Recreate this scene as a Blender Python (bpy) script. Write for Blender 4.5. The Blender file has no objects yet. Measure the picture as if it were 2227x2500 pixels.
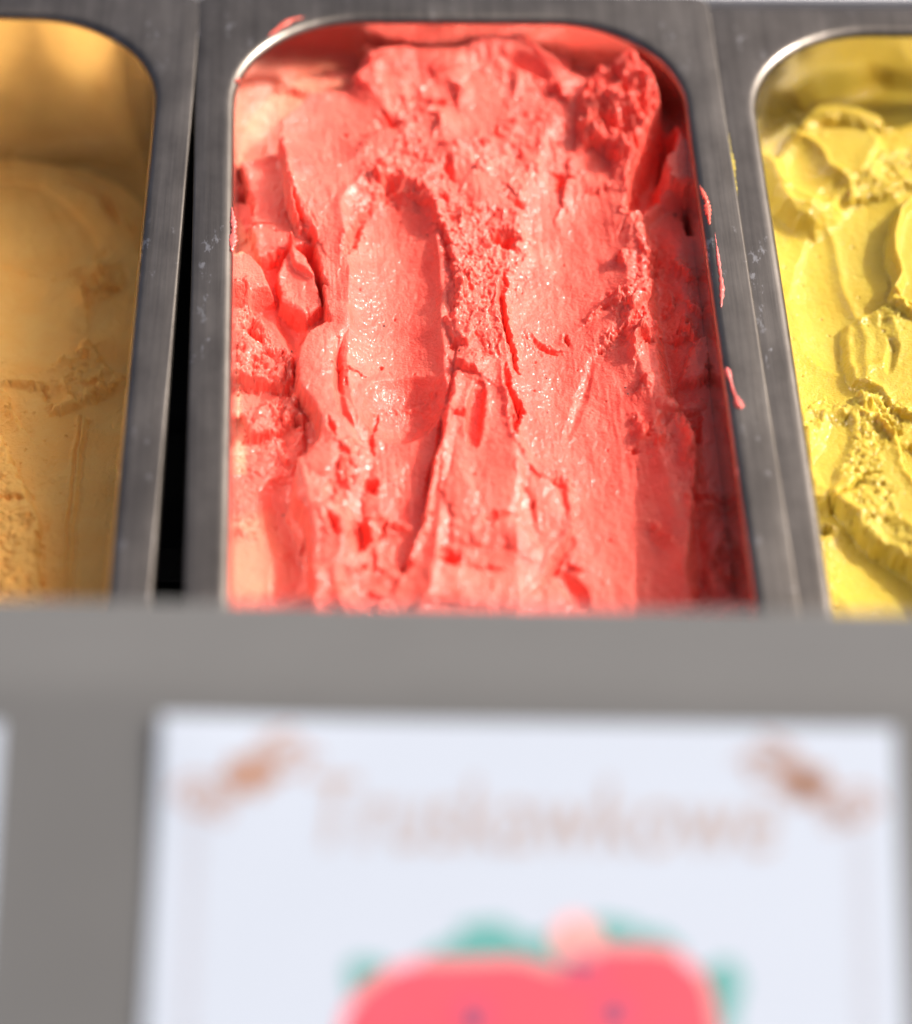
import bpy, math, random
import numpy as np
from mathutils import Vector, Matrix

MM = 0.001
S = bpy.context.scene
COL = S.collection

# ------------------------------------------------------------------ camera
F_PX, CX, CY = 7887.0, 1113.5, 1250.0
PITCH, YAW, ROLL = math.radians(46.591), math.radians(4.570), math.radians(3.102)
CAM = np.array([-57.38, -838.54, 647.17])
_fw = np.array([math.sin(YAW)*math.cos(PITCH), math.cos(YAW)*math.cos(PITCH), -math.sin(PITCH)])
_r0 = np.array([math.cos(YAW), -math.sin(YAW), 0.0])
_u0 = np.cross(_r0, _fw)
_rt = _r0*math.cos(ROLL) + _u0*math.sin(ROLL)
_up = -_r0*math.sin(ROLL) + _u0*math.cos(ROLL)
cam_data = bpy.data.cameras.new('camera')
cam = bpy.data.objects.new('camera', cam_data)
COL.objects.link(cam)
M = Matrix.Identity(4)
for i in range(3):
    M[i][0] = _rt[i]; M[i][1] = _up[i]; M[i][2] = -_fw[i]; M[i][3] = CAM[i]*MM
cam.matrix_world = M
cam_data.sensor_fit = 'HORIZONTAL'
cam_data.lens = 85.0
cam_data.sensor_width = 85.0*2227.0/F_PX
cam_data.clip_start = 0.02
cam_data.clip_end = 1000.0
cam_data.dof.use_dof = True
cam_data.dof.focus_distance = 0.966
cam_data.dof.aperture_fstop = 2.75
S.camera = cam

# ------------------------------------------------------------------ sky and sun
SUN_EL, SUN_AZ = math.radians(41.0), math.radians(15.0)      # azimuth measured from +X towards +Y
sun_dir = Vector((math.cos(SUN_EL)*math.cos(SUN_AZ), math.cos(SUN_EL)*math.sin(SUN_AZ), math.sin(SUN_EL)))
W = bpy.data.worlds.new('World')
S.world = W
W.use_nodes = True
wn = W.node_tree.nodes
sky = wn.new('ShaderNodeTexSky')
sky.sky_type = 'NISHITA'
sky.sun_disc = False
sky.air_density = 0.35; sky.dust_density = 9.0; sky.ozone_density = 0.2
sky.sun_elevation = SUN_EL
sky.sun_rotation = math.pi/2 - SUN_AZ
W.node_tree.links.new(sky.outputs[0], wn['Background'].inputs[0])
wn['Background'].inputs[1].default_value = 0.15
sd = bpy.data.lights.new('sun', 'SUN')
sd.energy = 3.7
sd.angle = math.radians(0.5)
sd.color = (1.0, 0.955, 0.9)
sun = bpy.data.objects.new('sun', sd)
sun.rotation_euler = sun_dir.to_track_quat('Z', 'Y').to_euler()
COL.objects.link(sun)
S.view_settings.view_transform = 'Standard'
S.view_settings.look = 'None'
S.view_settings.exposure = 0.25
S.view_settings.gamma = 1.0
S.cycles.max_bounces = 10
S.cycles.diffuse_bounces = 6
S.cycles.glossy_bounces = 5

# ------------------------------------------------------------------ helpers
def at(px, py, z):
    """point of the place at height z (mm) that the photo shows at source pixel (px, py)"""
    d = _rt*(px-CX)/F_PX - _up*(py-CY)/F_PX + _fw
    t = (z-CAM[2])/d[2]
    p = CAM + d*t
    return p

def z1(*l): return [(500+x/2.275, y/2.275) for x, y in l]
def z2(*l): return [(1150+x/2.275, y/2.275) for x, y in l]
def z3(*l): return [(500+x/2.275, 700+y/2.275) for x, y in l]
def z4(*l): return [(1150+x/2.275, 700+y/2.275) for x, y in l]
def z5(*l): return [(x/2.553, y/2.553) for x, y in l]
def z6(*l): return [(x/2.553, 800+y/2.553) for x, y in l]
def z7(*l): return [(1700+x/2.918, y/2.918) for x, y in l]
def z8(*l): return [(1700+x/2.27, 700+y/2.27) for x, y in l]

def tag(o, label=None, cat=None, group=None, kind=None):
    if label: o['label'] = label
    if cat: o['category'] = cat
    if group: o['group'] = group
    if kind: o['kind'] = kind
    return o

def empty(name, loc=(0, 0, 0)):
    o = bpy.data.objects.new(name, None)
    o.empty_display_size = 0.02
    o.location = Vector(loc)*MM
    COL.objects.link(o)
    return o

def mesh_obj(name, verts, faces, mat, parent=None, smooth=True, origin=(0, 0, 0)):
    """verts in mm, world axes relative to origin"""
    me = bpy.data.meshes.new(name)
    v = (np.asarray(verts, dtype=np.float64) - np.asarray(origin))*MM
    me.from_pydata(v.tolist(), [], [list(map(int, f)) for f in faces])
    me.materials.append(mat)
    if smooth:
        me.polygons.foreach_set('use_smooth', [True]*len(me.polygons))
    me.update()
    o = bpy.data.objects.new(name, me)
    COL.objects.link(o)
    if parent is not None:
        o.parent = parent
        o.location = Vector(origin)*MM - parent.location
    else:
        o.location = Vector(origin)*MM
    return o

# ---- noise on arrays
_rng = np.random.RandomState(7)
_PERM = _rng.permutation(4096).astype(np.int64)
_GX = np.cos(_rng.rand(4096)*2*np.pi).astype(np.float32)
_GA = (_rng.rand(4096)*2*np.pi).astype(np.float32)
_GX, _GY = np.cos(_GA), np.sin(_GA)
_R1 = _rng.rand(4096).astype(np.float32)
_R2 = _rng.rand(4096).astype(np.float32)
def _h(ix, iy, seed):
    return _PERM[(_PERM[(ix + seed*131) & 4095] + iy) & 4095]
def gnoise(x, y, seed=0):
    x0 = np.floor(x); y0 = np.floor(y)
    fx = (x-x0).astype(np.float32); fy = (y-y0).astype(np.float32)
    ix = x0.astype(np.int64); iy = y0.astype(np.int64)
    ux = fx*fx*fx*(fx*(fx*6-15)+10); uy = fy*fy*fy*(fy*(fy*6-15)+10)
    def g(dx, dy):
        k = _h(ix+dx, iy+dy, seed)
        return _GX[k]*(fx-dx) + _GY[k]*(fy-dy)
    a = g(0, 0); b = g(1, 0); c = g(0, 1); d = g(1, 1)
    return (a + (b-a)*ux + ((c + (d-c)*ux) - (a + (b-a)*ux))*uy)*1.5
def fbm(x, y, scale, octv=4, seed=0, gain=0.5, ridged=False):
    s = 0; a = 1.0; f = 1.0/scale; n = 0
    for o in range(octv):
        v = gnoise(x*f, y*f, seed+o*17)
        if ridged: v = 1-2*np.abs(v)
        s = s + a*v; n += a; a *= gain; f *= 2.03
    return s/n
def worley(x, y, scale, seed=0):
    x = x/scale; y = y/scale
    ix = np.floor(x).astype(np.int64); iy = np.floor(y).astype(np.int64)
    best = np.full(x.shape, 9.0, np.float32); rnd = np.zeros(x.shape, np.float32)
    for dx in (-1, 0, 1):
        for dy in (-1, 0, 1):
            k = _h(ix+dx, iy+dy, seed)
            px = ix+dx+_R1[k]; py = iy+dy+_R2[k]
            d = (px-x)**2 + (py-y)**2
            m = d < best
            best = np.where(m, d, best); rnd = np.where(m, _R1[(k+77) & 4095], rnd)
    return np.sqrt(best), rnd
def sst(e0, e1, x):
    t = np.clip((x-e0)/(e1-e0), 0, 1)
    return t*t*(3-2*t)

# ------------------------------------------------------------------ materials
def mat_new(name):
    m = bpy.data.materials.new(name)
    m.use_nodes = True
    return m, m.node_tree.nodes, m.node_tree.links, m.node_tree.nodes['Principled BSDF']

def plain(name, col, rough=0.5, metal=0.0, spec=0.5, bump=0.0, bscale=800.0, var=0.0):
    m, n, l, b = mat_new(name)
    b.inputs['Base Color'].default_value = (*col, 1)
    b.inputs['Roughness'].default_value = rough
    b.inputs['Metallic'].default_value = metal
    b.inputs['Specular IOR Level'].default_value = spec
    tc = n.new('ShaderNodeTexCoord')
    if bump or var:
        t = n.new('ShaderNodeTexNoise'); t.inputs['Scale'].default_value = bscale; t.inputs['Detail'].default_value = 5
        l.new(tc.outputs['Object'], t.inputs['Vector'])
        if bump:
            bp = n.new('ShaderNodeBump'); bp.inputs['Strength'].default_value = bump; bp.inputs['Distance'].default_value = 0.0004
            l.new(t.outputs['Fac'], bp.inputs['Height']); l.new(bp.outputs[0], b.inputs['Normal'])
        if var:
            t2 = n.new('ShaderNodeTexNoise'); t2.inputs['Scale'].default_value = bscale*0.05; t2.inputs['Detail'].default_value = 4
            l.new(tc.outputs['Object'], t2.inputs['Vector'])
            mx = n.new('ShaderNodeMix'); mx.data_type = 'RGBA'
            mx.inputs['A'].default_value = (*[c*(1-var) for c in col], 1)
            mx.inputs['B'].default_value = (*[min(1, c*(1+var)) for c in col], 1)
            l.new(t2.outputs['Fac'], mx.inputs['Factor']); l.new(mx.outputs['Result'], b.inputs['Base Color'])
    return m

def gelato_mat(name, col, pale, deep, sss=0.35, radius=(0.004, 0.0012, 0.0008), rough=0.36, coat=0.7):
    m, n, l, b = mat_new(name)
    tc = n.new('ShaderNodeTexCoord')
    def noise(scale, detail, rgh=0.55):
        t = n.new('ShaderNodeTexNoise'); t.inputs['Scale'].default_value = scale; t.inputs['Detail'].default_value = detail
        t.inputs['Roughness'].default_value = rgh
        l.new(tc.outputs['Object'], t.inputs['Vector']); return t
    at_p = n.new('ShaderNodeAttribute'); at_p.attribute_name = 'pale'
    at_r = n.new('ShaderNodeAttribute'); at_r.attribute_name = 'rough'
    big = noise(70, 4)
    r1 = n.new('ShaderNodeMapRange'); r1.inputs['From Min'].default_value = 0.35; r1.inputs['From Max'].default_value = 0.7
    l.new(big.outputs['Fac'], r1.inputs['Value'])
    c1 = n.new('ShaderNodeMix'); c1.data_type = 'RGBA'
    c1.inputs['A'].default_value = (*col, 1); c1.inputs['B'].default_value = (*deep, 1)
    l.new(r1.outputs['Result'], c1.inputs['Factor'])
    c2 = n.new('ShaderNodeMix'); c2.data_type = 'RGBA'
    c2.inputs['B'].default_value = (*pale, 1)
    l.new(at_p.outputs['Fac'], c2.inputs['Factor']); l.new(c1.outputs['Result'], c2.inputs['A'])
    l.new(c2.outputs['Result'], b.inputs['Base Color'])
    b.inputs['Subsurface Weight'].default_value = sss
    b.inputs['Subsurface Radius'].default_value = (1, radius[1]/radius[0], radius[2]/radius[0])
    b.inputs['Subsurface Scale'].default_value = radius[0]
    b.inputs['IOR'].default_value = 1.38; b.inputs['Specular IOR Level'].default_value = 0.22
    # gloss: smooth spatula strokes are wet, torn areas are dull
    rr = n.new('ShaderNodeMapRange'); rr.inputs['To Min'].default_value = rough; rr.inputs['To Max'].default_value = rough+0.22
    l.new(at_r.outputs['Fac'], rr.inputs['Value']); l.new(rr.outputs['Result'], b.inputs['Roughness'])
    # ice grain
    g1 = noise(1500, 3); g2 = noise(520, 3)
    ad = n.new('ShaderNodeMath'); ad.operation = 'ADD'
    mu = n.new('ShaderNodeMath'); mu.operation = 'MULTIPLY'; mu.inputs[1].default_value = 1.6
    l.new(g2.outputs['Fac'], mu.inputs[0]); l.new(g1.outputs['Fac'], ad.inputs[0]); l.new(mu.outputs[0], ad.inputs[1])
    bp = n.new('ShaderNodeBump'); bp.inputs['Strength'].default_value = 0.6; bp.inputs['Distance'].default_value = 0.0006
    l.new(ad.outputs[0], bp.inputs['Height']); l.new(bp.outputs[0], b.inputs['Normal'])
    # wet glints: a thin clear coat over coarse ice crystals
    g3 = noise(760, 1.5, 0.45)
    b2 = n.new('ShaderNodeBump'); b2.inputs['Strength'].default_value = 1.0; b2.inputs['Distance'].default_value = 0.0006
    l.new(g3.outputs['Fac'], b2.inputs['Height']); 
    b.inputs['Coat Weight'].default_value = coat; b.inputs['Coat Roughness'].default_value = 0.13; b.inputs['Coat IOR'].default_value = 1.5
    l.new(b2.outputs[0], b.inputs['Coat Normal'])
    return m

M_RED = gelato_mat('strawberry_ice', (0.95, 0.172, 0.124), (0.93, 0.31, 0.19), (0.95, 0.118, 0.086), sss=0.32, radius=(0.0036, 0.0004, 0.0003), coat=0.48, rough=0.27)
M_ORANGE = gelato_mat('apricot_ice', (0.98, 0.575, 0.16), (0.98, 0.63, 0.24), (0.98, 0.50, 0.115), sss=0.12, radius=(0.004, 0.002, 0.001), rough=0.5, coat=0.12)
M_YELLOW = gelato_mat('lemon_ice', (0.54, 0.405, 0.058), (0.61, 0.50, 0.15), (0.52, 0.36, 0.040), sss=0.5, radius=(0.004, 0.003, 0.001), rough=0.36, coat=0.45)

def steel_mat(name, lo, hi, r0, r1, patch):
    m, n, l, b = mat_new(name)
    tc = n.new('ShaderNodeTexCoord')
    def noise(scale, detail, sx=1, sy=1, rgh=0.55):
        mp = n.new('ShaderNodeMapping'); mp.inputs['Scale'].default_value = (sx, sy, 1)
        l.new(tc.outputs['Object'], mp.inputs['Vector'])
        t = n.new('ShaderNodeTexNoise'); t.inputs['Scale'].default_value = scale; t.inputs['Detail'].default_value = detail
        t.inputs['Roughness'].default_value = rgh
        l.new(mp.outputs[0], t.inputs['Vector']); return t
    brush = noise(900, 3, 1, 0.03)
    smud = noise(45, 6, 1, 0.6, 0.65)
    spots = noise(160, 6, 1, 0.45, 0.72)
    b.inputs['Metallic'].default_value = 1.0
    cr = n.new('ShaderNodeValToRGB')
    cr.color_ramp.elements[0].position = 0.3; cr.color_ramp.elements[0].color = (*lo, 1)
    cr.color_ramp.elements[1].position = 0.75; cr.color_ramp.elements[1].color = (*hi, 1)
    l.new(smud.outputs['Fac'], cr.inputs['Fac'])
    sp = n.new('ShaderNodeMapRange'); sp.inputs['From Min'].default_value = 0.59; sp.inputs['From Max'].default_value = 0.64
    l.new(spots.outputs['Fac'], sp.inputs['Value'])
    mk = n.new('ShaderNodeMath'); mk.operation = 'MULTIPLY'; mk.inputs[1].default_value = patch
    zone = noise(14, 2)
    zr = n.new('ShaderNodeMapRange'); zr.inputs['From Min'].default_value = 0.48; zr.inputs['From Max'].default_value = 0.62
    l.new(zone.outputs['Fac'], zr.inputs['Value'])
    zm = n.new('ShaderNodeMath'); zm.operation = 'MULTIPLY'
    l.new(sp.outputs['Result'], zm.inputs[0]); l.new(zr.outputs['Result'], zm.inputs[1]); l.new(zm.outputs[0], mk.inputs[0])
    mx = n.new('ShaderNodeMix'); mx.data_type = 'RGBA'; mx.inputs['B'].default_value = (0.62, 0.61, 0.60, 1)
    l.new(mk.outputs[0], mx.inputs['Factor']); l.new(cr.outputs['Color'], mx.inputs['A'])
    stk = noise(420, 3, 1, 0.02, 0.65)
    sr = n.new('ShaderNodeMapRange'); sr.inputs['From Min'].default_value = 0.3; sr.inputs['From Max'].default_value = 0.7
    sr.inputs['To Min'].default_value = 0.82 if patch else 0.98; sr.inputs['To Max'].default_value = 1.15 if patch else 1.0
    l.new(stk.outputs['Fac'], sr.inputs['Value'])
    vm = n.new('ShaderNodeVectorMath'); vm.operation = 'SCALE'
    l.new(mx.outputs['Result'], vm.inputs[0]); l.new(sr.outputs['Result'], vm.inputs['Scale'])
    l.new(vm.outputs[0], b.inputs['Base Color'])
    rr = n.new('ShaderNodeMapRange'); rr.inputs['To Min'].default_value = r0; rr.inputs['To Max'].default_value = r1
    l.new(smud.outputs['Fac'], rr.inputs['Value']); l.new(rr.outputs['Result'], b.inputs['Roughness'])
    bp = n.new('ShaderNodeBump'); bp.inputs['Strength'].default_value = 0.4 if patch else 0.02; bp.inputs['Distance'].default_value = 0.00015
    l.new(brush.outputs['Fac'], bp.inputs['Height']); l.new(bp.outputs[0], b.inputs['Normal'])
    return m
M_STEEL = steel_mat('worn_brushed_steel', (0.182, 0.164, 0.143), (0.29, 0.266, 0.238), 0.22, 0.46, 0.75)
M_POLISH = steel_mat('polished_steel', (0.62, 0.60, 0.57), (0.76, 0.74, 0.71), 0.14, 0.26, 0.0)
M_PANEL = plain('grey_paint', (0.124, 0.1255, 0.124), rough=0.38, bump=0.1, bscale=900, var=0.05)
M_BLACK = plain('black_plastic', (0.012, 0.012, 0.013), rough=0.5, bump=0.1)
M_WHITE = plain('white_ledge', (0.74, 0.75, 0.78), rough=0.4, bump=0.05, var=0.04)
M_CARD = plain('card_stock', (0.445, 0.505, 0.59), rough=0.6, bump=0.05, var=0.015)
M_INK = plain('brown_ink', (0.36, 0.21, 0.155), rough=0.6, bump=0.05)
M_INKP = plain('pale_brown_ink', (0.40, 0.29, 0.26), rough=0.6, bump=0.05)
M_TITLE = plain('title_ink', (0.40, 0.32, 0.295), rough=0.6, bump=0.05)
M_PRED = plain('red_ink', (0.80, 0.070, 0.105), rough=0.55, bump=0.05, var=0.12)
M_PPINK = plain('pink_ink', (0.90, 0.32, 0.30), rough=0.55, bump=0.05)
M_PGREEN = plain('teal_ink', (0.10, 0.33, 0.31), rough=0.55, bump=0.05)
M_PDARK = plain('plum_ink', (0.30, 0.06, 0.13), rough=0.55, bump=0.05)
M_SEED = plain('dark_seed', (0.07, 0.022, 0.018), rough=0.5, bump=0.1)
M_DRIP = gelato_mat('melted_strawberry', (0.86, 0.20, 0.18), (0.88, 0.42, 0.36), (0.84, 0.16, 0.14), sss=0.3, radius=(0.002, 0.0007, 0.0005), rough=0.25)

# ------------------------------------------------------------------ pans
HW, LEN = 83.0, 360.0
R_OUT, R_IN, FLANGE, FIL, DRAFT, DEPTH = 6.0, 44.0, 9.6, 2.7, math.tan(math.radians(3.0)), 118.0

def rrect(hw, hl, r, K=14, nx=4, ny=8):
    """closed loop of points of a rounded rectangle"""
    pts = []
    for cxs, cys, a0 in ((1, 1, 0), (-1, 1, 90), (-1, -1, 180), (1, -1, 270)):
        for k in range(K+1):
            a = math.radians(a0 + 90*k/K)
            pts.append((cxs*(hw-r) + r*math.cos(a), cys*(hl-r) + r*math.sin(a)))
        # straight run to the next corner
        nxt = {(1, 1): (-1, 1), (-1, 1): (-1, -1), (-1, -1): (1, -1), (1, -1): (1, 1)}[(cxs, cys)]
        a = math.radians(a0+90)
        p = np.array(pts[-1]); q = np.array((nxt[0]*(hw-r) + r*math.cos(a), nxt[1]*(hl-r) + r*math.sin(a)))
        n = nx if cxs != nxt[0] else ny
        for k in range(1, n):
            pts.append(tuple(p + (q-p)*k/n))
    return pts

class Pan:
    def __init__(self, cx, yback, ang, z):
        self.c = np.array([cx, yback - LEN/2, z]); self.ang = ang
        self.ca, self.sa = math.cos(ang), math.sin(ang)
    def local(self, X, Y):
        dx = X-self.c[0]; dy = Y-self.c[1]
        return dx*self.ca + dy*self.sa, -dx*self.sa + dy*self.ca
    def inner(self, X, Y, Z):
        """signed distance (mm) outside of the inner wall at height Z"""
        x, y = self.local(X, Y)
        ins = FLANGE + FIL + np.maximum(0, (self.c[2]-FIL) - Z)*DRAFT
        hw = HW-ins; hl = LEN/2-ins; r = R_IN - FIL - (ins-FLANGE-FIL)
        qx = np.abs(x)-(hw-r); qy = np.abs(y)-(hl-r)
        return np.hypot(np.maximum(qx, 0), np.maximum(qy, 0)) + np.minimum(np.maximum(qx, qy), 0) - r

def pan_profile():
    rim = [(0.25, -8.0, R_OUT), (0.0, -7.2, R_OUT), (0.0, -0.8, R_OUT)]
    for k in range(1, 6):
        a = math.radians(90*k/5); rim.append((0.8-0.8*math.cos(a), -0.8+0.8*math.sin(a), R_OUT-0.5))
    rim += [(5.0, 0.0, 16.0), (FLANGE-1.0, 0.05, R_IN-0.5), (FLANGE, 0.0, R_IN)]
    for k in range(1, 8):
        a = math.radians(87*k/7); rim.append((FLANGE + FIL*math.sin(a), -FIL + FIL*math.cos(a), R_IN - FIL*math.sin(a)))
    x, z, r = rim[-1]
    basin = [(x, z, r)]
    for k in range(1, 9):
        d = (DEPTH-12)*k/8; basin.append((x+d*DRAFT, z-d, r-d*DRAFT))
    x, z, r = basin[-1]
    for k in range(1, 7):
        a = math.radians(90*k/6); basin.append((x+9*(1-math.cos(a)), z-9*math.sin(a), r-9*(1-math.cos(a))))
    return rim, basin

def build_pan(pan, label):
    t = empty('gelato_pan', pan.c)
    t.rotation_euler = (0, 0, pan.ang)
    tag(t, label, 'pan', 'steel gelato pans side by side')
    rim, basin = pan_profile()
    for name, prof, cap in (('rim', rim, False), ('basin', basin, True)):
        V = []; Fc = []; n = None
        for ins, z, r in prof:
            loop = rrect(HW-ins, LEN/2-ins, max(r, 2.0))
            n = len(loop); V += [(x, y, z) for x, y in loop]
        for i in range(len(prof)-1):
            for k in range(n):
                k2 = (k+1) % n
                Fc.append((i*n+k, i*n+k2, (i+1)*n+k2, (i+1)*n+k))
        if cap: Fc.append([(len(prof)-1)*n+k for k in range(n)])
        o = mesh_obj(name, V, Fc, M_POLISH if cap else M_STEEL, None)
        o.parent = t
        md = o.modifiers.new('sheet', 'SOLIDIFY'); md.thickness = 0.7*MM; md.offset = -1.0; md.use_rim = False
    return t

def edge_pan(p_a, p_b, z, side, inset):
    """pan whose edge line (inset mm in from the outer edge) passes two photo points"""
    A = at(*p_a, z); B = at(*p_b, z)
    d = (A-B)[:2]; d /= np.linalg.norm(d)
    ang = math.atan2(-d[0], d[1])
    nrm = np.array([d[1], -d[0]])        # to the right
    # centre line
    c = A[:2] - nrm*side*(HW-inset)
    return ang, c, d

PAN_M = Pan(0.0, 2.6, 0.0, 0.0)
a, c, d = edge_pan((447, 392), (358, 1427), 0.0, +1, 1.5)
cL = c + d*(3.0 - c[1] - LEN/2 + 0)      # back edge at y = +3
PAN_L = Pan(c[0] + d[0]/d[1]*(5.0-LEN/2-c[1]), 5.0, a, 0.0)
a, c, d = edge_pan((1847, 343), (2010, 1405), -4.4, -1, FLANGE+1.2)
PAN_R = Pan(c[0] + d[0]/d[1]*(1.5-LEN/2-c[1]), 1.5, a, -3.6)
build_pan(PAN_M, 'middle steel pan holding the strawberry red gelato')
build_pan(PAN_L, 'steel pan holding the apricot orange gelato, left of the black gap')
build_pan(PAN_R, 'steel pan holding the lemon yellow gelato, cut by the right edge')

# ------------------------------------------------------------------ gelato surfaces
class Field:
    def __init__(self, pan, x0, x1, y0, y1, step, base, seed):
        self.pan, self.dx, self.base, self.seed = pan, step, base, seed
        xs = np.arange(x0, x1+step, step); ys = np.arange(y0, y1+step, step)
        self.X, self.Y = np.meshgrid(xs, ys)
        self.X = self.X.astype(np.float64); self.Y = self.Y.astype(np.float64)
        self.H = base(self.X, self.Y).astype(np.float64)
        self.rough = np.zeros_like(self.H); self.pale = np.zeros_like(self.H)
        X, Y = self.X, self.Y
        self.WX = X + 1.4*fbm(X, Y, 9, 3, seed+1) + 1.0*fbm(X, Y, 2.2, 3, seed+2) + 0.5*fbm(X, Y, 0.9, 2, seed+7)
        self.WY = Y + 1.4*fbm(X, Y, 9, 3, seed+3) + 1.0*fbm(X, Y, 2.2, 3, seed+4) + 0.5*fbm(X, Y, 0.9, 2, seed+8)
        self.SX = X + 0.8*fbm(X, Y, 14, 2, seed+5); self.SY = Y + 0.8*fbm(X, Y, 14, 2, seed+6)
    def P(self, pts, dz=0.0):
        if isinstance(pts, np.ndarray): return pts
        out = []
        for px, py in pts:
            z = -15.0
            for _ in range(4):
                q = at(px, py, z); z = float(self.base(np.array(q[0]), np.array(q[1]))) + dz
            out.append(q[:2])
        return np.array(out)
    def window(self, P, pad):
        x0, y0 = P.min(0)-pad; x1, y1 = P.max(0)+pad
        X0, Y0 = self.X[0, 0], self.Y[0, 0]; s = self.dx; ny, nx = self.X.shape
        i0 = max(0, int((y0-Y0)/s)); i1 = min(ny, int((y1-Y0)/s)+2)
        j0 = max(0, int((x0-X0)/s)); j1 = min(nx, int((x1-X0)/s)+2)
        return slice(i0, max(i1, i0+1)), slice(j0, max(j1, j0+1))
    def _xy(self, w, warp):
        if warp == 1: return self.WX[w], self.WY[w]
        if warp == 2: return 0.5*(self.WX[w]+self.SX[w]), 0.5*(self.WY[w]+self.SY[w])
        return self.SX[w], self.SY[w]
    @staticmethod
    def seg(X, Y, P, closed):
        best = np.full(X.shape, 1e9); side = np.zeros(X.shape); par = np.zeros(X.shape)
        n = len(P); L = 0; ins = np.zeros(X.shape, bool)
        tot = sum(np.linalg.norm(P[(i+1) % n]-P[i]) for i in range(n if closed else n-1)) or 1
        for i in range(n if closed else n-1):
            a = P[i]; b = P[(i+1) % n]; d = b-a; ll = d@d or 1e-9
            t = np.clip(((X-a[0])*d[0] + (Y-a[1])*d[1])/ll, 0, 1)
            ex = X-a[0]-t*d[0]; ey = Y-a[1]-t*d[1]; q = ex*ex+ey*ey
            m = q < best; best = np.where(m, q, best)
            side = np.where(m, d[0]*(Y-a[1]) - d[1]*(X-a[0]), side)
            par = np.where(m, (L + t*math.sqrt(ll))/tot, par); L += math.sqrt(ll)
            if closed:
                c = ((a[1] > Y) != (b[1] > Y)) & (X < (b[0]-a[0])*(Y-a[1])/((b[1]-a[1]) or 1e-9) + a[0])
                ins ^= c
        dd = np.sqrt(best)
        return dd, np.sign(side), par, ins
    def poly(self, pts, pad=8, warp=1, dz=0.0):
        P = self.P(pts, dz); w = self.window(P, pad)
        x, y = self._xy(w, warp)
        d, _, _, ins = self.seg(x, y, P, True)
        return w, np.where(ins, d, -d)
    def line(self, pts, pad=8, warp=1):
        P = self.P(pts); w = self.window(P, pad)
        x, y = self._xy(w, warp)
        d, s, t, _ = self.seg(x, y, P, False)
        return w, d, s, t
    # --- sculpting
    def sheet(self, pts, h, soft=0.5, lip=0.0, lipw=1.6, warp=1, rough=0.0):
        w, sd = self.poly(pts, 10, warp)
        self.H[w] += h*sst(-soft, soft, sd) + lip*np.exp(-((sd-lipw*0.7)/lipw)**2)*sst(-soft, soft, sd)
        if rough: self.rough[w] = np.maximum(self.rough[w], rough*np.exp(-(sd/1.4)**2))
    def setz(self, pts, z, soft=1.0, warp=1, slope=None):
        w, sd = self.poly(pts, 8, warp)
        m = sst(-soft, soft, sd); self.H[w] = self.H[w]*(1-m) + (self.base(self.X[w], self.Y[w])+z)*m
    def groove(self, pts, depth, width, rim=0.0, warp=1, power=2, taper=True, rough=0.0):
        w, d, s, t = self.line(pts, width*2+3, warp)
        tp = (np.sin(np.pi*np.clip(t, 0.02, 0.98))**0.5 if taper else 1.0)
        wd = width*(0.45+0.55*tp) if taper else width
        u = d/wd
        self.H[w] -= depth*tp*np.clip(1-u**power, 0, 1)**(1.5 if power == 2 else 1.0)
        if rim: self.H[w] += rim*np.exp(-((d-wd*1.15)/(0.35*wd+0.3))**2)*tp
        if rough: self.rough[w] = np.maximum(self.rough[w], rough*np.exp(-(d/(wd*1.2))**2))
    def trough(self, pts, depth, width, rim=0.6, warp=0, skew=0.0):
        """broad spatula stroke: a concave channel with a raised lip either side"""
        d0, d1 = depth if isinstance(depth, tuple) else (depth, depth)
        w0, w1 = width if isinstance(width, tuple) else (width, width)
        w, d, s, t = self.line(pts, max(w0, w1)*1.6, warp)
        depth = d0+(d1-d0)*t; width = w0+(w1-w0)*t
        u = s*d/width
        uu = np.clip(np.abs(u - skew*(1-u*u)), 0, 2)
        endf = sst(0.0, 0.04, t)*sst(0.0, 0.04, 1-t) if False else 1.0
        self.H[w] -= depth*np.clip(1-uu*uu, 0, 1)*endf
        if rim: self.H[w] += rim*np.exp(-((np.abs(u)-1.03)/0.13)**2)
    def ridge(self, pts, h, width, warp=2, power=2, taper=True, flatten=False):
        w, d, s, t = self.line(pts, width*2, warp)
        tp = np.sin(np.pi*np.clip(t, 0.03, 0.97))**0.4 if taper else 1.0
        u = np.clip(d/width, 0, 1)
        self.H[w] += h*tp*np.sqrt(np.clip(1-u**power, 0, 1))
    def step(self, pts, h, width, soft=0.35, warp=1, rough=0.0, left=True, lip=0.0):
        """a torn edge: ground on one side of the line stands h higher and falls back over width"""
        w, d, s, t = self.line(pts, width*1.3, warp)
        tp = np.sin(np.pi*np.clip(t, 0.02, 0.98))**0.5
        sdn = d*s*(1 if left else -1)
        f = sst(-soft, soft, sdn)*np.clip(1-np.maximum(sdn, 0)/width, 0, 1)**1.3
        self.H[w] += (h*f + (lip+0.35)*np.exp(-((sdn-0.9)/0.8)**2))*tp
        if rough: self.rough[w] = np.maximum(self.rough[w], 1.5*rough*np.exp(-((sdn-0.4)/2.2)**2)*tp)
    def rgh(self, pts, amt, soft=3.0):
        w, sd = self.poly(pts, 8, 1)
        self.rough[w] = np.maximum(self.rough[w], amt*sst(-soft, soft, sd))
    def smooth(self, pts, amt=0.0, soft=2.0):
        w, sd = self.poly(pts, 8, 1)
        m = sst(-soft, soft, sd); self.rough[w] = self.rough[w]*(1-m) + amt*m
    def palep(self, pts, amt, soft=1.5):
        w, sd = self.poly(pts, 8, 1)
        self.pale[w] = np.maximum(self.pale[w], amt*sst(-soft, soft, sd))
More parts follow.
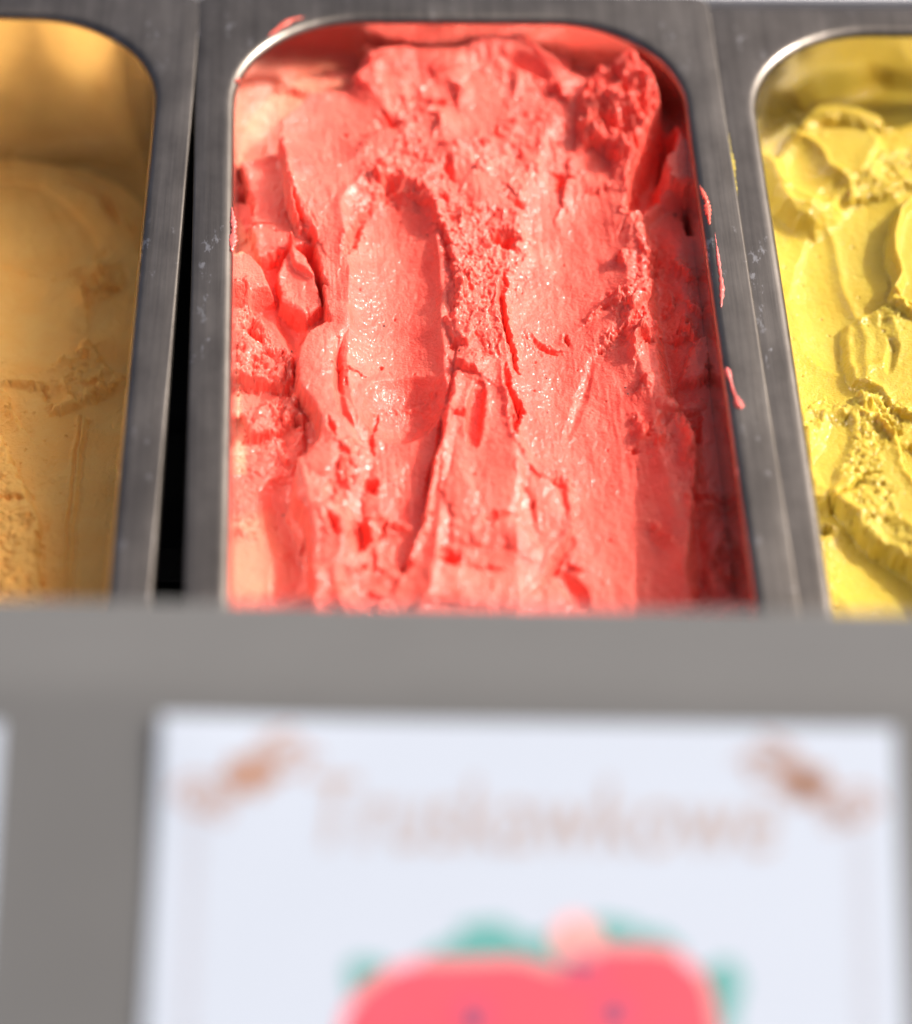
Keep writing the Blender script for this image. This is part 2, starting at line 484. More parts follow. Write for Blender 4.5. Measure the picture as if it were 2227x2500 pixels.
    def detail(self, wave=0.85, crumble=1.0, streak=1.0):
        X, Y, s = self.X, self.Y, self.seed
        wx = X + 1.6*fbm(X, Y, 5, 3, s+31); wy = Y + 1.6*fbm(X, Y, 5, 3, s+33)
        R = np.clip(self.rough, 0, 1.6)
        self.H += wave*1.3*fbm(X, Y*0.6, 30, 3, s+11)
        self.H += wave*0.65*fbm(wx, wy*0.5, 9, 3, s+12)
        # streaks drawn along the pan by the spatula
        tx = X + 0.6*fbm(X, Y, 25, 2, s+14) + 0.04*Y
        fine = 0.13*fbm(tx, Y*0.05, 1.1, 3, s+15) + 0.12*fbm(tx, Y*0.08, 3.0, 2, s+16)
        self.H += streak*fine*np.clip(1-R, 0.15, 1)*sst(-0.25, 0.5, fbm(X, Y*0.4, 18, 2, s+61))*0.9
        # crumbs, flakes and pits of the torn zones
        wd, wr = worley(wx, wy, 3.6, s+17)
        wd2, wr2 = worley(wx+0.5*fbm(X, Y, 1.5, 2, s+40), wy, 1.5, s+18)
        cr = 1.7*fbm(wx, wy*0.75, 6.0, 5, s+19, 0.62)
        cr += 1.1*(np.sqrt(np.clip(1-wd*wd, 0, 1))-0.6)*(0.4+wr)
        cr += 0.5*(np.sqrt(np.clip(1-wd2*wd2, 0, 1))-0.6)*(0.3+wr2)
        cr += 0.35*fbm(wx, wy, 1.1, 3, s+20, 0.6)
        pits = np.clip(0.34-wd, 0, 1)*(wr > 0.72)*5.0
        # torn layers: warped terraces with sharp little scarps
        tq = 2.3*fbm(wx, wy*0.7, 8, 4, s+44, 0.6)+0.5*fbm(wx, wy, 1.6, 3, s+45)
        def terr(q, h):
            k = q/h; fr = k-np.floor(k)
            return (np.floor(k)+sst(0.72, 1.0, fr))*h
        self.H += crumble*R*(cr*0.85 + 0.8*(terr(tq, 1.15))) - R*pits
        # scattered tears in the smooth skin
        tm = sst(0.18, 0.42, fbm(X+20, Y*0.6, 16, 3, s+46))*np.clip(1-R*1.5, 0, 1)
        self.H += 0.32*tm*terr(2.0*fbm(wx, wy*0.55, 7, 4, s+47, 0.6), 0.9)
        self.rough += 0.25*tm
        self.pale *= np.clip(0.8+0.6*fbm(X+0.3*Y, Y*0.5, 9, 4, s+48), 0.3, 1)
        # pinholes and nicks on the smooth skin
        pd, pr = worley(X+0.4*fbm(X, Y, 2, 2, s+21), Y*0.8, 7.0, s+22)
        rad = 0.035+0.05*((pr*13) % 1)
        self.H -= 0.9*(pr > 0.80)*sst(1.0, 0.4, pd/rad)
        gs = sst(-0.2, 0.4, fbm(X, Y*0.5, 14, 2, s+24))
        self.H += (0.06+0.14*gs)*fbm(X, Y*0.4, 1.3, 4, s+23, 0.7)
        self.H += 0.22*fbm(wx, wy*0.6, 3.2, 3, s+25, 0.6)*np.clip(1-R, 0.2, 1)*wave
    def build(self, name, mat, zfloor=-100.0, push=0.25, toplabel=None):
        X, Y, H = self.X, self.Y, self.H
        step = self.dx
        # overhanging lips: push steep faces outwards along their normals with noise
        gy, gx = np.gradient(H, step)
        nl = np.sqrt(gx*gx+gy*gy+1)
        nv = push*(fbm(X+0.7*H, Y+0.4*H, 1.6, 4, self.seed+51, 0.6) + 0.2)*np.clip(self.rough+0.25*(nl > 1.6), 0, 1.2)*2.2
        steep = np.clip((nl-1.5)/2.0, 0, 1)
        ox = -gx/nl*nv; oy = -gy/nl*nv
        # round lips lean out over the drop
        VX = X + ox*steep; VY = Y + oy*steep; VZ = H + nv*0.5/nl
        # wall contact
        sdist = self.pan.inner(VX, VY, VZ)
        keep = sdist < 0.45
        fy, fx = H.shape
        idx = np.arange(fy*fx).reshape(fy, fx)
        q = np.stack([idx[:-1, :-1], idx[:-1, 1:], idx[1:, 1:], idx[1:, :-1]], -1).reshape(-1, 4)
        kf = keep.reshape(-1)[q].all(1)
        q = q[kf]
        used = np.zeros(fy*fx, bool); used[q.reshape(-1)] = True
        remap = np.cumsum(used)-1
        V = np.stack([VX, VY, VZ], -1).reshape(-1, 3)[used]
        q = remap[q]
        # skirt
        e = np.concatenate([q[:, [0, 1]], q[:, [1, 2]], q[:, [2, 3]], q[:, [3, 0]]])
        key = np.sort(e, 1); kk = key[:, 0]*(len(V)+1)+key[:, 1]
        u, inv, cnt = np.unique(kk, return_inverse=True, return_counts=True)
        be = e[cnt[inv] == 1]
        bv = np.unique(be); n0 = len(V)
        lut = np.full(n0, -1, np.int64); lut[bv] = np.arange(len(bv))+n0
        low = V[bv].copy(); low[:, 2] = zfloor
        # keep the skirt inside the tapering wall
        cxy = V[:, :2].mean(0); 
        for _ in range(14):
            s2 = self.pan.inner(low[:, 0], low[:, 1], low[:, 2]) + 0.6
            m = s2 > 0
            dirs = cxy-low[:, :2]; dirs /= np.linalg.norm(dirs, axis=1)[:, None]+1e-9
            low[m, :2] += dirs[m]*s2[m, None]
        V = np.concatenate([V, low, [[cxy[0], cxy[1], zfloor]]])
        sk = np.stack([be[:, 1], be[:, 0], lut[be[:, 0]], lut[be[:, 1]]], -1)
        tri = np.stack([lut[be[:, 1]], lut[be[:, 0]], np.full(len(be), len(V)-1)], -1)
        Q = np.concatenate([q, sk])
        me = bpy.data.meshes.new(name)
        org = np.array([self.pan.c[0], cxy[1], zfloor])
        me.vertices.add(len(V)); me.vertices.foreach_set('co', ((V-org)*MM).astype(np.float32).reshape(-1))
        nl_ = len(Q)*4+len(tri)*3
        me.loops.add(nl_)
        me.loops.foreach_set('vertex_index', np.concatenate([Q.reshape(-1), tri.reshape(-1)]).astype(np.int32))
        me.polygons.add(len(Q)+len(tri))
        ls = np.concatenate([np.arange(len(Q))*4, len(Q)*4+np.arange(len(tri))*3]).astype(np.int32)
        me.polygons.foreach_set('loop_start', ls)
        sm = np.ones(len(Q)+len(tri), bool); sm[len(q):] = False
        me.polygons.foreach_set('use_smooth', sm)
        me.update(calc_edges=True); me.validate()
        for nm, arr in (('pale', self.pale), ('rough', np.clip(self.rough, 0, 1))):
            at_ = me.attributes.new(nm, 'FLOAT', 'POINT')
            d = np.zeros(len(V), np.float32); d[:n0] = arr.reshape(-1)[used]
            at_.data.foreach_set('value', d)
        me.materials.append(mat)
        o = bpy.data.objects.new(name, me); o.location = Vector(org)*MM
        COL.objects.link(o)
        return o
    def hat(self, x, y):
        j = int(round((x-self.X[0, 0])/self.dx)); i = int(round((y-self.Y[0, 0])/self.dx))
        i = min(max(i, 0), self.H.shape[0]-1); j = min(max(j, 0), self.H.shape[1]-1)
        return self.H[i, j]

# ---- strawberry
def base_m(x, y):
    b = -10.5 + np.clip((-y-10), 0, 400)*(-0.052)
    return b
G = Field(PAN_M, -72, 72, -290, -9, 0.25, base_m, 100)
# back edge of the mass: everything behind the crest drops to the low layer
crest = z1((-60, 900), (190, 870), (330, 830), (400, 830), (420, 680), (510, 590), (560, 500), (720, 470), (800, 480), (850, 380), (900, 310), (1010, 270), (1060, 230),
           (1200, 240), (1300, 260), (1450, 260), (1580, 220)) + z2((120, 215), (280, 240), (400, 310), (530, 390), (700, 440), (830, 380), (920, 390), (1000, 500), (1050, 640), (1300, 760))
behind = crest + [(1800, -150), (430, -150)]
G.setz(z2((500, 380), (560, 400), (700, 440), (830, 380), (920, 390), (1000, 500), (1050, 640), (1300, 760), (1500, 400), (900, 60), (560, 200)), -8.0, 1.2, warp=2)
G.setz(z1((-60, 900), (190, 870), (330, 830), (400, 830), (420, 680), (510, 590), (560, 500), (720, 470), (800, 480), (850, 380), (900, 310), (1010, 262), (1070, 205), (1200, 200), (1290, 120), (1200, -150), (-100, -150)), -10.0, 0.9, warp=2)
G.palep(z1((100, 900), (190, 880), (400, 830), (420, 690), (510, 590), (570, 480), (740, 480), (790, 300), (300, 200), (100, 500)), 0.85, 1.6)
# low layer along the left wall
lowL = z1((-60, 860), (200, 840), (400, 800), (440, 900), (450, 1080), (520, 1280), (600, 1310), (640, 1500), (690, 1800)) + \
       z3((690, 180), (590, 250), (530, 350), (510, 450), (520, 560), (600, 660), (640, 760), (640, 850), (600, 930), (510, 980), (490, 1070), (500, 1170), (550, 1260), (580, 1360), (580, 1500), (600, 1700), (600, 2200), (-80, 2200), (-80, 0))
G.setz(lowL, -8.0, 0.8, warp=2)
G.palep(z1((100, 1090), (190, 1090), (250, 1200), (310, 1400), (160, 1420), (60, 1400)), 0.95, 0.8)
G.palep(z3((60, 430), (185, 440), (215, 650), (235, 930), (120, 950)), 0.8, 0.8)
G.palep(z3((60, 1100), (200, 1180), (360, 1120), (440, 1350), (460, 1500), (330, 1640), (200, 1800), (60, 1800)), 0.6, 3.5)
# crumbly blocks on the low layer
G.sheet(z1((190, 870), (330, 830), (430, 830), (460, 1000), (520, 1280), (620, 1330), (480, 1350), (300, 1400), (250, 1220), (275, 1130), (240, 980)), 6.0, 0.6, 0.4, rough=0.6)
G.groove(z1((190, 960), (230, 1010)), 9, 2.5, warp=2)
G.sheet(z1((70, 1440), (200, 1380), (270, 1420), (330, 1480), (375, 1600), (300, 1620), (200, 1660), (70, 1700)), 8.5, 1.3, 0.0, warp=0)
G.sheet(z1((400, 1480), (480, 1330), (560, 1400), (620, 1540), (660, 1660), (560, 1720), (430, 1640)), 5.0, 0.6, 0.8, warp=2, rough=0.25)
G.step(z1((470, 1330), (500, 1450), (610, 1530)), 3.0, 6, 0.4, warp=2, left=True)
G.sheet(z3((60, 20), (240, 30), (330, 160), (390, 270), (470, 290), (500, 420), (470, 480), (250, 470), (160, 440), (60, 440)), 4.5, 0.9, 0.3, rough=0.7)
G.rgh(z3((60, 20), (240, 30), (330, 160), (390, 270), (470, 290), (500, 420), (480, 500), (250, 490), (60, 460)), 1.1, 1.5)
G.groove(z3((280, 80), (250, 180), (330, 270)), 5.0, 2.2, rough=0.8)
G.groove(z3((440, 60), (500, 160), (520, 260)), 4.0, 4.5, warp=0)
G.sheet(z3((210, 620), (400, 560), (500, 560), (540, 650), (430, 720), (260, 760), (230, 720)), 3.5, 0.7, 0.2, rough=0.8)
G.rgh(z3((200, 600), (400, 540), (520, 560), (540, 660), (430, 740), (240, 770)), 1.0, 1.5)
G.rgh(z3((180, 760), (400, 720), (620, 740), (620, 920), (500, 970), (200, 950)), 0.55, 2)
G.groove(z3((480, 660), (560, 690)), 3.5, 2.0)
G.rgh(z3((160, 960), (300, 960), (280, 1300), (160, 1320)), 0.6, 1.5)
G.trough(z3((420, 1040), (450, 1200), (500, 1400), (480, 1640)), 2.6, 6.0, 0.2, warp=2)
G.ridge(z3((300, 1660), (420, 1690), (560, 1650)), 4.0, 5.0)
# upper left sheet, lies over the blocks
G.step(z1((400, 730), (420, 830), (450, 900), (455, 1040), (490, 1120), (540, 1230), (600, 1310)), 4.5, 16, 0.5, warp=2, left=True, lip=0.5)
G.groove(z1((470, 1090), (520, 1180), (600, 1300)), 2.8, 3.4, warp=0)
G.sheet(z1((450, 1110), (500, 1060), (570, 1180), (620, 1310), (560, 1290), (490, 1220)), 2.5, 0.5, 0.7, warp=2)
# rolled ridge on the left
rd = z3((690, 170), (640, 240), (600, 400), (620, 560), (690, 720), (720, 880), (690, 1000))
G.ridge(rd, 3.6, 7.0, warp=0)
G.groove(z3((735, 300), (745, 560), (760, 720), (850, 830)), 2.2, 1.6, warp=0)
G.ridge(z3((640, 900), (600, 1050), (580, 1150), (640, 1300), (680, 1450)), 3.8, 6.5, warp=2)
G.ridge(z3((1030, 960), (1000, 1080), (960, 1180), (1000, 1290)), 2.0, 5.0, warp=1)
G.ridge(z3((700, 1240), (760, 1330), (740, 1480)), 2.2, 5.0, warp=1)
G.ridge(z3((1400, 1150), (1480, 1330), (1440, 1450)), 2.0, 5.0, warp=1)
G.ridge(z3((1560, 1420), (1700, 1380), (1800, 1450)), 2.2, 4.5, warp=1)
G.ridge(z4((330, 1060), (420, 1160), (440, 1300)), 2.0, 5.0, warp=2)
G.groove(z3((700, 1090), (680, 1200), (620, 1240)), 2.2, 2.0, warp=2)
G.groove(z3((760, 1050), (840, 1070)), 3.0, 2.4, rim=0.5, rough=0.5)
G.groove(z3((850, 880), (820, 960)), 2.0, 2.0, rim=0.4, rough=0.5)
G.groove(z3((900, 1060), (950, 1120)), 5.0, 2.8, rim=0.6)
G.groove(z3((850, 1290), (870, 1370), (850, 1440)), 5.0, 3.2, rim=0.8, rough=0.4)
G.groove(z3((930, 1430), (930, 1560)), 2.5, 1.8)
G.groove(z3((850, 1530), (890, 1530)), 3.0, 1.8)
# central scoop
G.trough(z1((1010, 1150), (1060, 1500)) + z3((1050, 150), (1060, 400), (1080, 640)), 5.6, 14.0, 0.7, skew=0.12)
G.step(z1((1000, 1010), (950, 1100), (870, 1160), (830, 1250), (760, 1440)), 2.6, 10, 0.5, warp=1, left=False, rough=0.5)
G.groove(z1((880, 1160), (840, 1260), (770, 1420)), 3.0, 2.1, rough=0.4)
G.step(z1((950, 1060), (1100, 1040), (1250, 1140), (1320, 1290), (1370, 1450), (1390, 1640)) + z3((1380, 180),), 2.4, 9, 0.5, warp=1, left=True, rough=0.55)
G.step(z3((860, 680), (950, 620), (1080, 590), (1200, 570), (1300, 540), (1380, 500)), 1.8, 12, 0.5, left=False, rough=0.45)
G.groove(z3((970, 385), (990, 380)), 2.2, 1.1)
G.groove(z3((1365, 350), (1380, 352)), 1.6, 0.8)
G.groove(z3((780, 500), (778, 550)), 1.0, 0.6)
# lower left stroke
G.trough(z3((1120, 620), (1080, 900), (1050, 1200), (1000, 1640)), 3.8, 13.0, 0.6)
G.groove(z3((940, 640), (930, 760), (930, 900)), 2.4, 1.5)
# middle spine and its crack
G.ridge(z3((1500, -60), (1520, 120), (1560, 300), (1560, 420)), 2.2, 9.0, power=4)
G.rgh(z3((1400, -20), (1640, -20), (1640, 180), (1690, 330), (1650, 440), (1430, 430), (1420, 260)), 0.55, 2)
G.groove(z3((1660, -80), (1655, 60), (1640, 130), (1670, 220), (1700, 330), (1735, 460)), 6.5, 1.7, rim=0.6, rough=0.25)
G.sheet(z3((1330, 190), (1420, 230), (1500, 300), (1460, 350), (1380, 330)), 2.4, 0.8, 0.3, warp=2)
G.groove(z3((1670, 450), (1690, 560), (1735, 660), (1715, 760), (1720, 860)), 5.0, 1.9, rim=0.5, rough=0.3)
G.groove(z3((1525, 560), (1500, 700), (1490, 900)), 4.5, 3.0, rim=0.5, warp=2, power=4)
# tongue in the lower centre
G.step(z3((1390, 430), (1370, 560), (1345, 680), (1320, 850), (1265, 1010), (1240, 1170), (1210, 1330), (1140, 1490), (1070, 1650)), 4.2, 13, 0.5, warp=2, left=True, rough=0.4, lip=0.8)
G.groove(z3((1385, 470), (1340, 700), (1300, 900), (1250, 1050), (1225, 1200)), 2.0, 1.6, warp=2)
G.ridge(z3((1600, 900), (1560, 1100), (1500, 1300)), 3.0, 11, power=2)
G.groove(z3((1330, 1490), (1390, 1560)), 5.5, 4.0, rim=0.6)
G.groove(z3((1400, 1540), (1500, 1560), (1650, 1590)), 1.6, 1.6)
G.groove(z3((1500, 1390), (1600, 1310), (1720, 1290)), 1.5, 2.2, rim=0.5, warp=2)
G.groove(z3((1130, 1510), (1090, 1600)), 3.5, 2.6, rough=0.4)
G.ridge(z3((520, 1740), (640, 1640), (780, 1580)), 3.0, 5.0)
G.ridge(z3((850, 1690), (1050, 1660), (1300, 1640), (1600, 1660)), 2.5, 8.0)
# right broad stroke
G.trough(z2((690, 800), (570, 1200), (520, 1640)) + z4((520, 200), (600, 600), (660, 1000), (730, 1650), (750, 1900)), (4.0, 6.0), (16.0, 24.0), 0.4, skew=0.0)
G.step(z4((170, 460), (200, 620), (250, 860), (330, 1000), (400, 1060), (470, 1040), (550, 1040), (570, 1200), (565, 1340), (480, 1470), (400, 1610), (330, 1700)), 3.8, 16, 0.45, warp=2, left=False, rough=0.3, lip=0.5)
G.groove(z4((560, 1360), (490, 1450), (410, 1590)), 2.4, 2.0, warp=2)
G.rgh(z4((380, 980), (560, 980), (580, 1080), (400, 1090)), 0.7, 1.5)
G.groove(z4((690, 320), (620, 560), (520, 800)), 0.9, 2.0, warp=0)
G.groove(z4((530, 200), (545, 260)), 2.6, 1.1, rim=0.3, rough=0.5)
G.groove(z4((710, 310), (740, 320)), 1.8, 0.8)
G.groove(z4((885, 865), (930, 880)), 2.4, 1.5)
G.groove(z4((330, 1200), (340, 1220)), 3.0, 1.6)
G.groove(z4((480, 1530), (560, 1600), (640, 1700)), 3.5, 4.0, warp=2)
# torn edge of the right stroke, then the shaded flank by the wall
G.step(z2((890, 900), (870, 1000), (890, 1080), (860, 1180), (950, 1190), (1030, 1350), (1010, 1450), (1020, 1560), (985, 1640)) + z4((930, 140), (830, 230), (720, 320)), 3.0, 12, 0.5, warp=1, left=False, rough=0.8)
G.rgh(z2((860, 1180), (950, 1180), (1030, 1350), (1020, 1600), (960, 1700), (850, 1700), (830, 1640), (900, 1500), (900, 1300)), 0.75, 2)
G.rgh(z4((820, 40), (1010, 0), (1020, 200), (900, 300), (720, 320), (790, 180)), 0.8, 1.5)
flank = z2((960, 1200), (1060, 1100), (1200, 1080), (1300, 1300), (1340, 1700)) + z4((1420, 300), (1500, 800), (1600, 1700), (1250, 1900), (1230, 1200), (1230, 900), (1130, 700), (1050, 300), (1000, 0))
G.sheet(flank, -5.5, 2.5, 0, warp=2)
G.H += 5.0*sst(58, 67, G.X)*sst(-75, -105, G.Y)
G.step(z4((1110, 460), (1130, 560), (1160, 700), (1220, 860), (1260, 1000), (1230, 1180), (1220, 1400), (1190, 1650)), 3.0, 9, 0.5, warp=2, left=False, lip=0.6, rough=0.4)
G.ridge(z4((1070, 650), (1160, 660), (1260, 650)), 3.0, 2.6)
G.ridge(z4((1150, 700), (1230, 880), (1240, 960)), 2.2, 2.4)
G.sheet(z4((1230, 330), (1320, 300), (1330, 500), (1240, 560), (1160, 520)), 3.0, 1.2, 0.3, rough=0.5)
G.groove(z4((1250, 690), (1240, 880)), 3.5, 2.4)
G.groove(z4((1100, 700), (1050, 780)), 2.5, 2.5, warp=2)
G.groove(z4((1400, 1450), (1380, 1600)), 4.5, 3.0)
G.ridge(z4((1260, 1220), (1300, 1270)), 3.0, 4.0)
G.ridge(z4((1330, 1330), (1380, 1450), (1390, 1650)), 2.6, 3.6, warp=1)
# back crest: rolled lumps with a drop to the wall behind them
G.setz(z1((880, 320), (1000, 275), (1200, 245), (1400, 250), (1600, 215)) + z2((120, 205), (300, 235), (420, 300), (560, 380), (560, -60), (-300, -100), (-560, -80)), -4.5, 1.0, warp=2)
G.ridge(z1((860, 400), (900, 350), (970, 310), (1060, 300), (1190, 310)), 1.8, 5.5, warp=2)
G.ridge(z1((1260, 330), (1360, 320), (1460, 320)), 1.3, 5.0, warp=2)
G.ridge(z1((1440, 310), (1560, 270), (1640, 300)), 1.4, 4.0, warp=1)
G.ridge(z2((60, 270), (170, 255), (280, 290), (400, 360), (530, 430)), 2.2, 4.2, warp=2)
# the torn lumps and hole in the far right corner
lump = z2((590, 560), (700, 450), (830, 385), (920, 395), (1000, 500), (1050, 640), (980, 740), (960, 830), (880, 900), (830, 900), (740, 800), (600, 800))
G.sheet(lump, 3.5, 1.4, 0.3, rough=0.7)
G.rgh(lump, 1.35, 1.5)
G.ridge(z2((860, 420), (930, 560), (950, 620)), 4.0, 5.5, warp=1)
G.ridge(z2((700, 640), (800, 660), (900, 720)), 2.5, 4.5, warp=1)
G.ridge(z2((610, 790), (640, 760), (720, 780)), 2.0, 2.6, warp=1)
G.ridge(z2((860, 780), (860, 900), (850, 1000)), 2.5, 4.0, warp=1)
G.groove(z2((590, 660), (660, 660)), 3.0, 3.4, warp=2, rough=0.5)
G.groove(z2((730, 470), (790, 480)), 3.5, 2.6)
hole = z2((1050, 640), (1130, 670), (1145, 750), (1120, 800), (1110, 870), (1080, 960), (1085, 1050), (1060, 1100), (940, 1190), (840, 1150), (850, 1080), (880, 930), (960, 830), (985, 740))
w, sdv = G.poly(hole, 6, 1)
G.H[w] -= 13.0*sst(-0.6, 4.5, sdv)
G.groove(z2((1080, 670), (1110, 750), (1090, 850), (1060, 930)), 13, 3.4, warp=2)
flap = z2((1120, 760), (1200, 860), (1225, 960), (1300, 1060), (1200, 1085), (1100, 1050), (1070, 960), (1100, 850))
G.sheet(flap, 5.5, 0.8, 0.4, warp=1, rough=0.3)
G.groove(z2((1195, 1100), (1215, 1190), (1215, 1280)), 8.0, 1.7, warp=2)
G.groove(z2((1140, 1132), (1150, 1132)), 1.8, 0.9)
w, sdl = G.poly(lump, 6, 1)
G.H[w] += sst(-1.0, 3.0, sdl)*(4.5*fbm(G.WX[w], G.WY[w], 7.0, 3, 901, 0.6, True)+2.2*fbm(G.WX[w], G.WY[w], 3.0, 3, 902, 0.6, True)-0.6)
rt = random.Random(21)
for k in range(125):
    x0 = rt.uniform(-58, 48); y0 = rt.uniform(-16, -262)
    if 4 < x0 < 46 and y0 < -80 and rt.random() < 0.9: continue
    if -40 < x0 < -10 and -185 < y0 < -70 and rt.random() < 0.9: continue
    if -62 < x0 < -30 and -75 < y0 < -30 and rt.random() < 0.8: continue
    n_ = rt.randint(3, 6); L = rt.uniform(3.5, 15)/n_; a = -math.pi/2 + rt.gauss(0, 0.55 if y0 < -80 else 0.95)
    pth = [(x0, y0)]
    for q in range(n_):
        a += rt.gauss(0, 0.45); pth.append((pth[-1][0]+L*math.cos(a), pth[-1][1]+L*math.sin(a)))
    pth = np.array(pth)
    if rt.random() < 0.55: G.step(pth, rt.uniform(1.0, 3.2), rt.uniform(4, 9), 0.35, left=rt.random() < 0.5, rough=rt.uniform(0.3, 0.7), lip=rt.uniform(0, 0.5))
    else: G.groove(pth, rt.uniform(1.2, 4.0), rt.uniform(0.6, 1.8), rim=rt.uniform(0.2, 0.6), rough=rt.uniform(0.2, 0.6))
for k in range(30):
    x0 = rt.uniform(47, 66); y0 = rt.uniform(-95, -255); n_ = rt.randint(3, 6); L = rt.uniform(5, 18)/n_; a = -math.pi/2 + rt.gauss(0, 0.3)
    pth = [(x0, y0)]
    for q in range(n_):
        a += rt.gauss(0, 0.4); pth.append((pth[-1][0]+L*math.cos(a), pth[-1][1]+L*math.sin(a)))
    G.step(np.array(pth), rt.uniform(1.2, 3.0), rt.uniform(3, 7), 0.4, left=rt.random() < 0.6, rough=rt.uniform(0.4, 0.9), lip=rt.uniform(0.2, 0.8))
# upper mass
G.step(z2((0, 250), (120, 225), (280, 250), (400, 320), (530, 400)), 1.8, 6, 0.5, warp=2, left=False, lip=0.9)
G.groove(z2((190, 330), (300, 360), (420, 420)), 3.0, 4.0, warp=2)
G.ridge(z1((870, 400), (900, 420)), 2.5, 5.0)
G.ridge(z1((1350, 370), (1370, 400)), 3.0, 5.5, warp=0)
G.trough(z1((700, 560), (760, 640), (640, 760)), 1.6, 14, 0.2)
G.groove(z1((770, 740), (800, 735)), 2.0, 1.2, rough=0.4)
G.groove(z1((850, 745), (900, 745)), 2.2, 1.0, rough=0.3)
G.groove(z1((940, 690), (1080, 660)), 2.6, 4.5, warp=2, rough=0.4)
G.groove(z1((970, 1000), (1060, 1000)), 3.5, 3.4, rough=0.7)
G.groove(z1((1650, 1290), (1680, 1360)), 8.0, 5.0, rim=0.8, rough=0.9)
G.groove(z1((1590, 1290), (1640, 1310)), 4.0, 3.0, rough=0.8)
G.groove(z2((440, 930), (500, 945), (470, 1030)), 3.2, 1.6, rough=0.4)
G.groove(z2((280, 1150), (230, 1120)), 2.5, 2.2, rough=0.6)
G.step(z2((560, 830), (530, 920), (520, 1040), (480, 1180)), 1.6, 14, 0.5, warp=1, left=True, rough=0.4)
G.groove(z1((1350, 880), (1370, 1000)), 2.4, 1.8, rough=0.5)
G.groove(z1((1700, 800), (1740, 880)), 2.0, 2.6, warp=2)
G.rgh(z1((1050, 360), (1250, 380), (1280, 540), (1180, 640), (1250, 850), (1400, 960), (1500, 1180), (1640, 1200), (1780, 1260), (1760, 1500), (1640, 1700), (1400, 1640), (1380, 1400), (1280, 1160), (1000, 1070), (850, 1010), (900, 930), (1060, 800), (1070, 600)), 0.72, 3)
G.rgh(z2((0, 300), (300, 380), (520, 500), (600, 640), (560, 800), (450, 900), (330, 1000), (330, 1160), (200, 1160), (100, 900), (200, 600)), 0.5, 4)
G.rgh(z2((60, 1150), (300, 1170), (330, 1320), (300, 1500), (180, 1700), (0, 1700)), 0.6, 3)
G.smooth(z1((560, 500), (760, 500), (850, 620), (740, 720), (620, 740), (540, 640)), 0.03, 2)
G.smooth(z1((440, 760), (700, 800), (820, 950), (820, 1100), (740, 1250), (640, 1280), (520, 1100), (460, 1020)), 0.06, 2)
G.detail(wave=1.1, crumble=1.6, streak=2.0)
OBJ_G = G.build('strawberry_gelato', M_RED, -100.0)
tag(OBJ_G, 'coral red strawberry gelato with spatula strokes, torn edges and cracks', 'gelato')

# ---- apricot (left pan, deep in shade)
def base_l(x, y): return -60.0 + 0*np.asarray(y) + np.clip(-y-20, 0, 300)*0.11
GL = Field(PAN_L, PAN_L.c[0]-90, PAN_L.c[0]+90, -348, 2, 0.40, base_l, 300)
GL.ridge(z5((-200, 1120), (100, 1060), (330, 1110), (560, 1270), (700, 1440), (800, 1700)), 2.5, 7, warp=2)
GL.groove(z5((430, 1150), (640, 1230), (740, 1420)), 4, 2.5, warp=2)
GL.step(z5((-60, 1640), (100, 1700), (300, 1780), (460, 1740), (520, 1820), (540, 1990)), 3.5, 16, 0.5, left=False, rough=0.5)
GL.rgh(z5((430, 1680), (760, 1650), (790, 1800), (560, 1900), (480, 1860)), 0.8, 2)
GL.step(z5((620, 1560), (590, 1700), (640, 1800), (740, 1790), (760, 1700)), 3.0, 7, 0.5, left=True, rough=0.5)
GL.groove(z5((600, 1640), (680, 1580)), 2.5, 3)
GL.step(z6((310, 270), (420, 210), (580, 100)), 3.0, 10, 0.5, left=False, rough=0.5, lip=0.5)
GL.sheet(z6((0, 360), (280, 300), (420, 230), (580, 130), (640, 240), (750, 310), (740, 360), (600, 430), (500, 500), (330, 540), (280, 400), (150, 380)), 2.4, 1.6, 0.5, rough=1.0)
GL.rgh(z6((390, 260), (560, 150), (760, 300), (600, 440), (440, 510), (380, 400)), 0.8, 2)
GL.groove(z6((340, 380), (350, 500)), 3.0, 4.0, warp=2)
GL.step(z6((20, 400), (80, 540), (150, 640), (200, 710)), 3.0, 8, 0.5, left=False, rough=0.4)
GL.sheet(z6((-300, 700), (0, 720), (60, 820), (110, 960), (180, 1090), (210, 1200), (250, 1290), (230, 1450), (240, 1560), (280, 1700), (300, 2100), (-300, 2100)), 4.0, 0.9, 0.5, rough=0.9)
GL.rgh(z6((-300, 700), (0, 720), (60, 820), (110, 960), (180, 1090), (210, 1200), (250, 1290), (230, 1450), (240, 1560), (280, 1700), (300, 2100), (-300, 2100)), 0.6, 2)
GL.groove(z6((-20, 1110), (100, 1110), (180, 1140)), 2.5, 1.6)
GL.groove(z6((500, 560), (470, 800), (430, 1150), (400, 1700)), 0.8, 0.7, rim=0.7, warp=0, taper=False)
GL.groove(z6((545, 580), (515, 800), (475, 1150), (440, 1700)), 0.5, 1.0, rim=0.2, warp=2, taper=False)
GL.groove(z6((560, 560), (560, 640)), 0.8, 1.6, warp=0)
GL.rgh(z6((180, 780), (420, 760), (500, 860), (480, 1300), (420, 1700), (260, 1650), (250, 1250)), 0.2, 3)
rl = random.Random(5)
for k in range(9):
    x0 = PAN_L.c[0]-62+k*8.5+rl.uniform(-3, 3); y0 = rl.uniform(-30, -120)
    pth = np.array([(x0+rl.uniform(-3, 3)*q, y0-22*q) for q in range(5)])
    GL.trough(pth, rl.uniform(1.0, 2.6), rl.uniform(8, 13), 0.5, warp=2)
